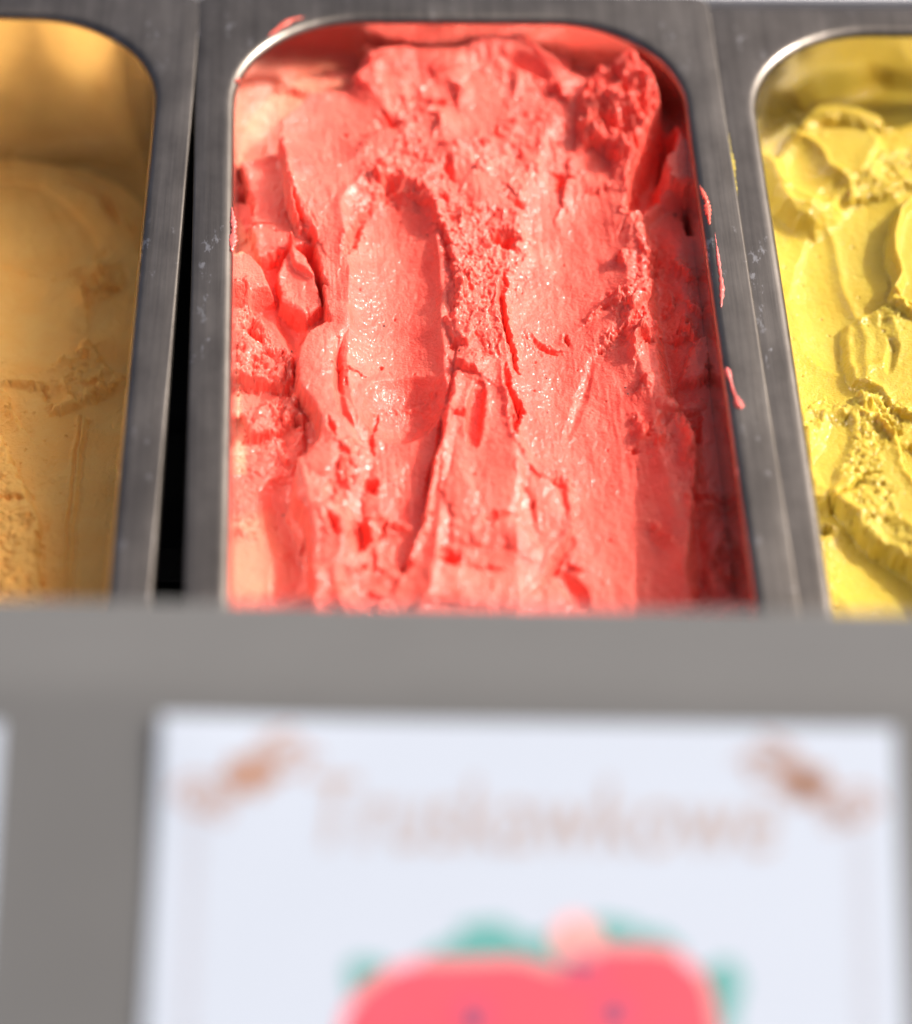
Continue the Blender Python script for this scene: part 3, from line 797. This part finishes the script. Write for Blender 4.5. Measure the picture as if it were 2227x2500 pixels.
for k in range(40):
    x0 = PAN_L.c[0]-66+rl.uniform(0, 75); y0 = rl.uniform(-20, -320); a = rl.uniform(-2.4, -0.7)
    pth = np.array([(x0+q*4*math.cos(a+0.3*q), y0+q*4*math.sin(a+0.3*q)) for q in range(4)])
    GL.step(pth, rl.uniform(1, 2.6), rl.uniform(4, 9), 0.5, left=rl.random() < 0.5, rough=rl.uniform(0.3, 0.8), lip=0.3)
GL.detail(wave=0.8, crumble=1.7, streak=1.0)
o = GL.build('apricot_gelato', M_ORANGE, -105.0)
tag(o, 'pale orange apricot gelato in shade, sunk deep in the left pan', 'gelato')

# ---- lemon (right pan)
def base_r(x, y): return -29.0 + 0*np.asarray(y) + np.clip(-y-20, 0, 300)*0.02
GR = Field(PAN_R, PAN_R.c[0]-86, PAN_R.c[0]+90, -352, -4, 0.38, base_r, 500)
backR = z7((300, 1150), (450, 1165), (520, 1150), (620, 1040), (700, 930), (790, 830), (860, 780), (1050, 790), (1200, 820), (1330, 860), (1350, 915), (1450, 900), (1538, 870), (1900, 860)) + [(2500, 100), (1800, 50)]
GR.setz(backR, -8, 1.2, warp=2)
GR.ridge(z7((800, 860), (860, 810), (1050, 820), (1200, 860), (1330, 890)), 3.5, 4.5, warp=1)
GR.groove(z7((860, 900), (1000, 920), (1150, 980), (1250, 940)), 3.0, 4.0, warp=2, rough=0.3)
GR.rgh(z7((620, 1000), (800, 830), (900, 900), (850, 1020), (700, 1060)), 0.5, 2)
lobe = z7((380, 1160), (520, 1190), (700, 1000), (950, 980), (1250, 980), (1330, 1100), (1230, 1300), (1040, 1440), (980, 1570), (850, 1650), (720, 1620), (600, 1540), (530, 1420), (490, 1300))
GR.sheet(lobe, 5.0, 2.6, 0.6, lipw=3, warp=2)
GR.trough(z7((700, 1180), (760, 1320), (900, 1400)), 4.0, 9, 0.8, warp=2)
GR.ridge(z7((500, 1200), (540, 1350), (620, 1480), (760, 1560)), 2.0, 5.0, warp=0)
GR.sheet(z7((1230, 1280), (1330, 1130), (1420, 1080), (1538, 1060), (1800, 1100), (1800, 1400), (1538, 1330), (1300, 1420), (1050, 1450)), 2.5, 0.8, 0.2, rough=0.7)
GR.rgh(z7((1230, 1280), (1330, 1130), (1420, 1080), (1700, 1060), (1700, 1330), (1300, 1410), (1200, 1400)), 0.8, 2)
GR.sheet(z7((1800, 1440), (1538, 1450), (1430, 1590), (1385, 1750), (1380, 1880), (1420, 2040)) + z8((1060, 80), (1150, 140), (1500, 260), (1600, -200)), 2.4, 0.8, 1.6, lipw=1.3, warp=0)
GR.trough(z7((1150, 1500), (1080, 1750), (1000, 2100)) + z8((860, 300),), 2.2, 14, 0.3, warp=0)
GR.trough(z7((700, 1720), (740, 2000)) + z8((700, 300), (700, 600)), 2.6, 13, 0.6, warp=0)
GR.sheet(z8((820, 200), (1000, 150), (1090, 100), (1196, 180), (1400, 300), (1400, 800), (1196, 780), (1090, 720), (1000, 600), (860, 540), (830, 400)), 2.4, 1.2, 0.8, warp=2)
GR.groove(z8((1060, 300), (1090, 350), (1060, 500)), 2.0, 2.0, warp=0)
GR.rgh(z8((960, 160), (1080, 90), (1196, 140), (1196, 220), (1080, 230), (1000, 230)), 0.8, 1.5)
GR.sheet(z8((820, 640), (1000, 620), (1060, 700), (1196, 760), (1300, 700), (1300, 1000), (1196, 900), (1060, 920), (920, 760)), 2.0, 0.8, 0.2, rough=0.8)
GR.rgh(z8((820, 620), (1060, 640), (1300, 720), (1300, 960), (1060, 920), (900, 740)), 0.7, 2)
band = z8((560, 800), (640, 690), (710, 640), (740, 720), (860, 690), (980, 720), (920, 770), (1010, 820), (1080, 900), (1120, 960), (1140, 1060), (1200, 1160), (1300, 1300), (1400, 1500), (1500, 1900), (1300, 1700), (1190, 1590), (1080, 1520), (980, 1460), (900, 1400), (830, 1320), (780, 1260), (640, 1120), (600, 1000))
GR.sheet(band, 6.5, 1.0, 0.8, rough=0.8)
GR.rgh(z8((580, 700), (740, 640), (940, 690), (1100, 900), (1020, 1000), (1000, 1110), (830, 1230), (760, 1100), (860, 960), (830, 800), (700, 780), (660, 920), (600, 900)), 1.0, 1.5)
GR.rgh(z8((770, 1260), (1000, 1110), (1060, 1180), (1100, 1320), (1180, 1440), (1196, 1600), (1000, 1470)), 0.75, 1.5)
GR.setz(z8((720, 820), (830, 800), (850, 920), (780, 1060), (730, 1250), (640, 1220), (600, 1060), (680, 960)), 4.5, 1.5, warp=2)
GR.groove(z8((750, 1250), (850, 1180), (930, 1110), (1020, 1110)), 3.0, 0.9, warp=2)
GR.groove(z8((690, 1330), (750, 1350)), 5.0, 3.2)
GR.groove(z8((960, 760), (1100, 830)), 4.0, 4.0, warp=2, rough=0.3)
GR.rgh(z8((600, 1380), (760, 1400), (800, 1800), (650, 1850)), 0.6, 2)
GR.trough(z8((960, 1520), (1100, 1700), (1200, 2000)), 2.5, 14, 0.4)
GR.ridge(z7((1800, 1400), (1538, 1452), (1440, 1580), (1392, 1750), (1388, 1880), (1430, 2040)) + z8((1090, 120), (1190, 190)), 2.6, 2.0, warp=0, taper=False)
for k in range(8):
    x0 = PAN_R.c[0]+2+k*8.5+rl.uniform(-3, 3); y0 = rl.uniform(-20, -150)
    pth = np.array([(x0+rl.uniform(-3, 3)*q, y0-20*q) for q in range(5)])
    GR.trough(pth, rl.uniform(1.5, 3.2), rl.uniform(9, 14), 0.5, warp=2)
for k in range(36):
    x0 = PAN_R.c[0]-8+rl.uniform(0, 76); y0 = rl.uniform(-20, -320); a = rl.uniform(-2.4, -0.7)
    pth = np.array([(x0+q*4*math.cos(a+0.3*q), y0+q*4*math.sin(a+0.3*q)) for q in range(4)])
    GR.step(pth, rl.uniform(1, 3), rl.uniform(4, 9), 0.5, left=rl.random() < 0.5, rough=rl.uniform(0.3, 0.8), lip=0.3)
GR.detail(wave=0.32, crumble=0.9, streak=0.8)
o = GR.build('lemon_gelato', M_YELLOW, -105.0)
tag(o, 'bright yellow lemon gelato with folds in the right hand pan', 'gelato')

# ------------------------------------------------------------------ seeds in the strawberry gelato
sv, sf = [], []
rnd = random.Random(4)
def blob(c, r, squash=0.7, n=6, m=4, stretch=(1, 1)):
    k0 = len(sv)
    for i in range(m+1):
        a = math.pi*i/m
        for j in range(n):
            b = 2*math.pi*j/n
            sv.append((c[0]+r*stretch[0]*math.sin(a)*math.cos(b), c[1]+r*stretch[1]*math.sin(a)*math.sin(b), c[2]+r*squash*math.cos(a)))
    for i in range(m):
        for j in range(n):
            sf.append((k0+i*n+j, k0+(i+1)*n+j, k0+(i+1)*n+(j+1) % n, k0+i*n+(j+1) % n))
for px, py in z4((862, 520), (876, 556), (425, 445), (935, 968), (1055, 822), (430, 635)) + z3((480, 228), (998, 152), (1415, 375), (436, 1125), (370, 870)) + z1((262, 1020), (1030, 830), (850, 855), (1240, 1270)) + z2((120, 1530), (1140, 1132)):
    p = G.P([(px, py)])[0]
    blob((p[0], p[1], G.hat(p[0], p[1])-0.02), rnd.uniform(0.28, 0.5), 0.35, stretch=(1, 1.3))
seeds = mesh_obj('seed', sv, sf, M_SEED, OBJ_G)
seeds.parent = None
seeds.parent = OBJ_G; seeds.matrix_parent_inverse = Matrix.Translation(-OBJ_G.location); seeds.location = (0, 0, 0)
tag(seeds, kind='stuff')

# ------------------------------------------------------------------ drips and smears on the steel
def smear(name, pts, widths, zfn, label, thick=0.9, group=None, mat=M_DRIP, seed=1, cat='smear'):
    """a low bead of melted gelato lying along a path; pts are photo points on the rim"""
    r = random.Random(seed)
    V, Fc = [], []
    P = [at(x, y, zfn) for x, y in pts]
    P = np.array(P); N = 40; M_ = 10
    seg = np.concatenate([[0], np.cumsum(np.linalg.norm(np.diff(P[:, :2], axis=0), axis=1))]); seg /= seg[-1]
    ts = np.linspace(0, 1, N)
    C = np.stack([np.interp(ts, seg, P[:, 0]), np.interp(ts, seg, P[:, 1])], -1)
    wd = np.interp(ts, np.linspace(0, 1, len(widths)), widths)
    jit = np.array([1+0.5*math.sin(6*t*6.28+seed)*math.sin(23*t+seed*2)+r.uniform(-.1, .1) for t in ts])
    wd = wd*jit*np.sqrt(np.clip(1-(2*ts-1)**8, 0.02, 1))
    T = np.gradient(C, axis=0); T /= np.linalg.norm(T, axis=1)[:, None]+1e-9
    Nn = np.stack([-T[:, 1], T[:, 0]], -1)
    for i in range(N):
        for j in range(M_):
            a = 2*math.pi*j/M_
            q = C[i] + Nn[i]*wd[i]*math.cos(a)*0.5
            V.append((q[0], q[1], zfn + 0.05 + max(math.sin(a), -0.15)*min(thick, wd[i]*0.40)*(1.15-0.3*math.cos(a)**2)))
    for i in range(N-1):
        for j in range(M_):
            Fc.append((i*M_+j, i*M_+(j+1) % M_, (i+1)*M_+(j+1) % M_, (i+1)*M_+j))
    Fc.append(list(range(M_))[::-1]); Fc.append([(N-1)*M_+j for j in range(M_)])
    o = mesh_obj(name, V, Fc, mat, None, origin=tuple(np.append(C.mean(0), zfn)))
    return tag(o, label, cat, group)
smear('gelato_drip', z4((1420, 450), (1435, 500), (1460, 590), (1500, 680)), [1.6, 1.7, 0.8, 0.9, 2.4, 2.2], 0.0, 'pink drip running down the right rim of the red gelato pan', 0.6, 'melted gelato on the rims', cat='drip')
smear('gelato_smear', z2((1270, 1030), (1310, 1120), (1325, 1250)), [0.6, 1.3, 2.0, 1.5, 1.0], 0.0, 'thick coral smear on the right rim beside the dark slot', 0.5, 'melted gelato on the rims', mat=M_RED, seed=3)
smear('gelato_smear', z2((1355, 1290), (1375, 1450), (1395, 1600)) + z4((1390, 120),), [0.3, 0.6, 1.1, 1.5, 1.2, 0.8], 0.0, 'long dried pink smear along the right rim', 0.4, 'melted gelato on the rims', seed=5)
smear('gelato_smear', z1((350, 205), (420, 150), (480, 112), (555, 96)), [0.3, 1.3, 2.0, 1.7, 0.3], 0.0, 'red smear on the back left rim corner above the bright curve', 0.5, 'melted gelato on the rims', mat=M_RED, seed=8)
smear('gelato_smear', z1((172, 445), (190, 455)), [1.0, 1.8, 1.0], -0.6, 'tiny red crumb on the left rim where the corner curve begins', 0.5, 'melted gelato on the rims', mat=M_RED, seed=9, cat='crumb')
smear('gelato_smear', z1((150, 1150), (160, 1260), (150, 1400)), [0.8, 1.6, 2.4, 1.8], -0.8, 'pale pink smear on the left rim beside the peach coloured patch', 0.5, 'melted gelato on the rims', seed=11)
smear('gelato_smear', z7((222, 950), (262, 1220), (290, 1410)), [0.6, 1.0, 1.6, 1.0, 0.6], -3.0, 'thin yellow streak in the groove between the red and yellow pans', 0.6, 'melted gelato on the rims', mat=M_YELLOW, seed=13)

# ------------------------------------------------------------------ display counter
UP = np.array([0.0413, 0.9424, 0.3320]); UP /= np.linalg.norm(UP)
WD = np.array([0.9980, -0.0548, 0.0314]); WD -= UP*(WD@UP); WD /= np.linalg.norm(WD)
NR = np.cross(WD, UP)
TL = np.array([-85.27, -374.33, 91.69])
CW, CH = 165.7, 98.0
ctr = empty('display_counter', (0, -380, -200))
tag(ctr, 'grey display counter with a sloping front panel and black well under the pans', 'counter')
# front panel: sloping board that rolls over into a flat top and drops behind
pro = [(-330.0, -0.9)]
for s_ in np.linspace(-300, 1.0, 16): pro.append((s_, -0.9))
# bend
x, z, a = 1.0, -0.9, 0.0
for k in range(12):
    a -= math.radians(34.0/12); x += 1.2*math.cos(a); z += 1.2*math.sin(a); pro.append((x, z))
for k in range(5):
    x += 4.2*math.cos(a); z += 4.2*math.sin(a); pro.append((x, z))
for k in range(10):
    a -= math.radians(88.0/10); x += 0.75*math.cos(a); z += 0.75*math.sin(a); pro.append((x, z))
for k in range(6):
    x += 25*math.cos(a); z += 25*math.sin(a); pro.append((x, z))
pu = np.linspace(-420, 580, 26)
V = []; Fc = []
for (s_, h_) in pro:
    for uu in pu: V.append(TL + UP*s_ + NR*h_ + WD*uu)
nu = len(pu)
for i in range(len(pro)-1):
    for k in range(nu-1): Fc.append((i*nu+k, i*nu+k+1, (i+1)*nu+k+1, (i+1)*nu+k))
fp = mesh_obj('front_panel', V, Fc, M_PANEL, ctr)
fp.location = -ctr.location
md = fp.modifiers.new('sheet', 'SOLIDIFY'); md.thickness = 1.2*MM; md.offset = -1
def box(name, x0, x1, y0, y1, za, zb, mat, parent, bev=0.6):
    V = [(x, y, z) for z in (za, zb) for y in (y0, y1) for x in (x0, x1)]
    Fc = [(0, 2, 3, 1), (4, 5, 7, 6), (0, 1, 5, 4), (2, 6, 7, 3), (0, 4, 6, 2), (1, 3, 7, 5)]
    o = mesh_obj(name, V, Fc, mat, parent, smooth=False)
    if parent is not None: o.location = -parent.location
    b = o.modifiers.new('edge', 'BEVEL'); b.width = bev*MM; b.segments = 2
    return o
box('well_floor', -420, 420, -400, 2, -240, -200, M_BLACK, ctr)
box('well_wall', -420, 420, 6.5, 12, -240, -10, M_BLACK, ctr)
box('cross_bar', -100, -72, -186, -172, -115, -75, M_BLACK, ctr)
box('back_ledge', -420, 420, 5.6, 260, -9.5, -3.0, M_WHITE, ctr, 1.5)

# ------------------------------------------------------------------ flavour cards
TL = TL + WD*1.9 - UP*2.2
CW = 162.8
def ca(u, v, h=0.0, o=TL):
    """card coordinates: u right, v down from the card's top left corner, h off the card"""
    return o + WD*u - UP*v + NR*h
def lift(u, v, amt):
    return amt*math.exp(-((u/26.0)**2 + (v/22.0)**2))
def card(o, label, amt, parent_loc):
    t = empty('flavour_card', ca(CW/2, CH, 0, o))
    tag(t, label, 'card', 'flavour cards on the front panel')
    nx, ny = 40, 24; V = []; Fc = []
    for i in range(ny+1):
        for j in range(nx+1):
            u = CW*j/nx; v = CH*i/ny
            V.append(ca(u, v, lift(u, v, amt), o))
    for i in range(ny):
        for j in range(nx): Fc.append((i*(nx+1)+j, (i+1)*(nx+1)+j, (i+1)*(nx+1)+j+1, i*(nx+1)+j+1))
    s = mesh_obj('card_sheet', V, Fc, M_CARD, t, smooth=False); s.location = -t.location
    md = s.modifiers.new('sheet', 'SOLIDIFY'); md.thickness = 0.5*MM; md.offset = -1
    return t
CARD_LIFT = 1.4
card_m = card(TL, 'white flavour card with brown lettering and printed red strawberries', CARD_LIFT, None)
TL2 = TL - WD*(CW+35.8) - UP*2.0
card_l = card(TL2, 'white flavour card cut off by the left edge of the photo', 0.5, None)

def print_poly(name, pts, mat, parent, h=0.15, o=TL, amt=CARD_LIFT, thick=0.08):
    """flat printed shape from card coordinates (convex or star shaped about its centre)"""
    P = np.array(pts); c = P.mean(0); n = len(P)
    V = []; rings = 3
    for r in range(rings):
        f = (r+1)/rings
        for p in P:
            q = c+(p-c)*f; V.append(ca(q[0], q[1], h+lift(q[0], q[1], amt), o))
    V.append(ca(c[0], c[1], h+lift(c[0], c[1], amt), o)); ci = len(V)-1
    Fc = [(ci, (k+1) % n, k) for k in range(n)]
    for r in range(rings-1):
        for k in range(n):
            k2 = (k+1) % n; Fc.append((r*n+k, r*n+k2, (r+1)*n+k2, (r+1)*n+k))
    ob = mesh_obj(name, V, Fc, mat, parent); ob.location = -parent.location
    return ob
def to_card(px, py):
    """card coordinates of a photo point (1820-wide coordinates)"""
    s_ = 2227/1820
    d = _rt*(px*s_-CX)/F_PX - _up*(py*s_-CY)/F_PX + _fw
    t = ((TL-CAM)@NR)/(d@NR); q = CAM+d*t-TL
    return q@WD, -(q@UP)
def stroke_mesh(paths, h, o=TL, amt=CARD_LIFT):
    """printed line work: list of (points, width) in card coordinates -> verts, faces"""
    V = []; Fc = []
    for pts, wdt in paths:
        P = np.array(pts, float); T = np.gradient(P, axis=0); T /= np.linalg.norm(T, axis=1)[:, None]+1e-9
        N = np.stack([-T[:, 1], T[:, 0]], -1); k0 = len(V)
        for i in range(len(P)):
            w = wdt[i] if hasattr(wdt, '__len__') else wdt
            for sg in (1, -1):
                q = P[i]+N[i]*w*0.5*sg; V.append(ca(q[0], q[1], h+lift(q[0], q[1], amt), o))
        for i in range(len(P)-1): Fc.append((k0+2*i, k0+2*i+1, k0+2*i+3, k0+2*i+2))
    return V, Fc
# thin frame line printed inside the edge
for a_ in (8.0, 9.6, CW-8.0, CW-9.6):
    V, Fc = stroke_mesh([([(a_, 24+(CH-48)*t) for t in np.linspace(0, 1, 24)], 0.22)], 0.12)
    o = mesh_obj('frame_line', V, Fc, M_INKP, card_m); o.location = -card_m.location
# corner ornaments: scrolls round a flower, mirrored in each corner
def scroll(cx, cy, r0, r1, a0, turns, n=40):
    return [(cx+(r0+(r1-r0)*t)*math.cos(a0+turns*6.283*t), cy+(r0+(r1-r0)*t)*math.sin(a0+turns*6.283*t)) for t in np.linspace(0, 1, n)]
def ornament(mx, my):
    def f(p): return (CW-p[0] if mx else p[0], CH-p[1] if my else p[1])
    cx, cy = 20.0, 13.5
    pa = [(scroll(29.0, 8.6, 0.4, 6.2, 0.4, 1.7), 1.5), (scroll(24.5, 6.6, 0.4, 3.6, 3.0, -1.3), 1.1), (scroll(9.0, 19.0, 0.4, 5.6, 1.2, -1.7), 1.5),
          (scroll(14.5, 21.5, 0.4, 3.8, 3.9, 1.3), 1.1),
          ([(cx+3+t*13, cy-1-5.5*math.sin(t*2.4)) for t in np.linspace(0, 1, 20)], 1.1), ([(cx-2-t*10, cy+2+6*math.sin(t*2.2)) for t in np.linspace(0, 1, 20)], 1.1)]
    V, Fc = stroke_mesh([([f(p) for p in pts], w) for pts, w in pa], 0.16)
    o = mesh_obj('corner_scroll', V, Fc, M_INKP, card_m); o.location = -card_m.location
    pa = []
    for k in range(7):
        a = k*0.898+0.3
        pa.append(([(cx+t*6.8*math.cos(a), cy+t*5.4*math.sin(a)) for t in np.linspace(0.05, 1, 9)], [0.5+3.4*math.sin(math.pi*t)**0.8 for t in np.linspace(0.05, 1, 9)]))
    V, Fc = stroke_mesh([([f(p) for p in pts], w) for pts, w in pa], 0.19)
    o = mesh_obj('corner_flower', V, Fc, M_INK, card_m); o.location = -card_m.location
for mx, my in ((0, 0), (1, 0), (0, 1), (1, 1)): ornament(mx, my)
# lettering
fc = bpy.data.curves.new('title_lettering', 'FONT')
fc.body = 'Truskawkowe'; fc.size = 17.5*MM; fc.shear = 0.12; fc.align_x = 'LEFT'; fc.offset = 0.0
fo = bpy.data.objects.new('title_tmp', fc); COL.objects.link(fo)
bpy.context.view_layer.update()
me = bpy.data.meshes.new_from_object(fo.evaluated_get(bpy.context.evaluated_depsgraph_get()))
bpy.data.objects.remove(fo)
co = np.zeros(len(me.vertices)*3, np.float32); me.vertices.foreach_get('co', co); co = co.reshape(-1, 3)/MM
u0, v0 = to_card(618, 1690); u1, v1 = to_card(1552, 1690)
ext = co[:, 0].max()-co[:, 0].min(); k = (u1-u0)/ext
hgt = 16.5/(co[:, 1].max())
P3 = np.array([ca(u0+(x-co[:, 0].min())*k, v0-y*hgt, 0.2) for x, y, _ in co])
me.vertices.foreach_set('co', ((P3)*MM).astype(np.float32).reshape(-1)); me.materials.clear(); me.materials.append(M_TITLE); me.update()
lo = bpy.data.objects.new('title_lettering', me); COL.objects.link(lo); lo.parent = card_m; lo.location = -card_m.location
# printed strawberries and leaves
def blobpts(px, py, rx, ry, n=28, seed=0, tip=0.0, jag=0.04, sq=1.0):
    r = random.Random(seed); cu, cv = to_card(px, py); out = []
    for k in range(n):
        a = 2*math.pi*k/n
        f = 1+jag*math.sin(3*a+seed)+r.uniform(-jag, jag)*0.5
        x = rx*f*math.copysign(abs(math.cos(a))**sq, math.cos(a)); y = ry*f*math.copysign(abs(math.sin(a))**sq, math.sin(a))
        if tip: x *= 1-tip*max(0, math.sin(a))
        out.append((cu+x, cv+y))
    return out
print_poly('leaf_print', blobpts(985, 1885, 9.5, 5.0, seed=1, jag=0.16), M_PGREEN, card_m, 0.14)
print_poly('leaf_print', blobpts(1085, 1900, 6.5, 4.0, seed=11, jag=0.18), M_PGREEN, card_m, 0.13)
print_poly('leaf_print', blobpts(895, 1915, 6.0, 3.6, seed=12, jag=0.18), M_PGREEN, card_m, 0.13)
print_poly('leaf_print', blobpts(1310, 1890, 5.0, 3.0, seed=13, jag=0.18), M_PGREEN, card_m, 0.13)
print_poly('leaf_print', blobpts(1225, 1865, 5.5, 4.0, seed=2, jag=0.16), M_PGREEN, card_m, 0.14)
print_poly('leaf_print', blobpts(735, 1965, 4.5, 6.5, seed=3, jag=0.16), M_PGREEN, card_m, 0.14)
print_poly('leaf_print', blobpts(1425, 1990, 6.5, 8.0, seed=4, jag=0.16), M_PGREEN, card_m, 0.14)
print_poly('strawberry_print', blobpts(930, 2110, 26, 21, seed=5, tip=0.35, sq=0.62), M_PRED, card_m, 0.18)
print_poly('strawberry_print', blobpts(1255, 2090, 19, 21, seed=6, tip=0.35, sq=0.62), M_PRED, card_m, 0.22)
print_poly('strawberry_print', blobpts(1150, 1880, 5.2, 5.5, seed=7, tip=0.3), M_PPINK, card_m, 0.26)
print_poly('stem_print', blobpts(1165, 1935, 5.0, 3.0, seed=8, jag=0.15), M_PDARK, card_m, 0.27)
for q in ((945, 2030), (1225, 2022), (1335, 2075), (835, 2075), (1040, 2095), (920, 2130), (780, 2150), (1150, 2110), (1260, 2120), (1010, 2190), (870, 2210), (1340, 2170), (1220, 2205), (960, 2260), (1290, 2250)):
    big = q[1] < 2040
    print_poly('seed_print', blobpts(q[0], q[1], 4.2 if big else 2.2, 4.2 if big else 2.8, n=12, seed=int(q[0])), M_PDARK, card_m, 0.30)
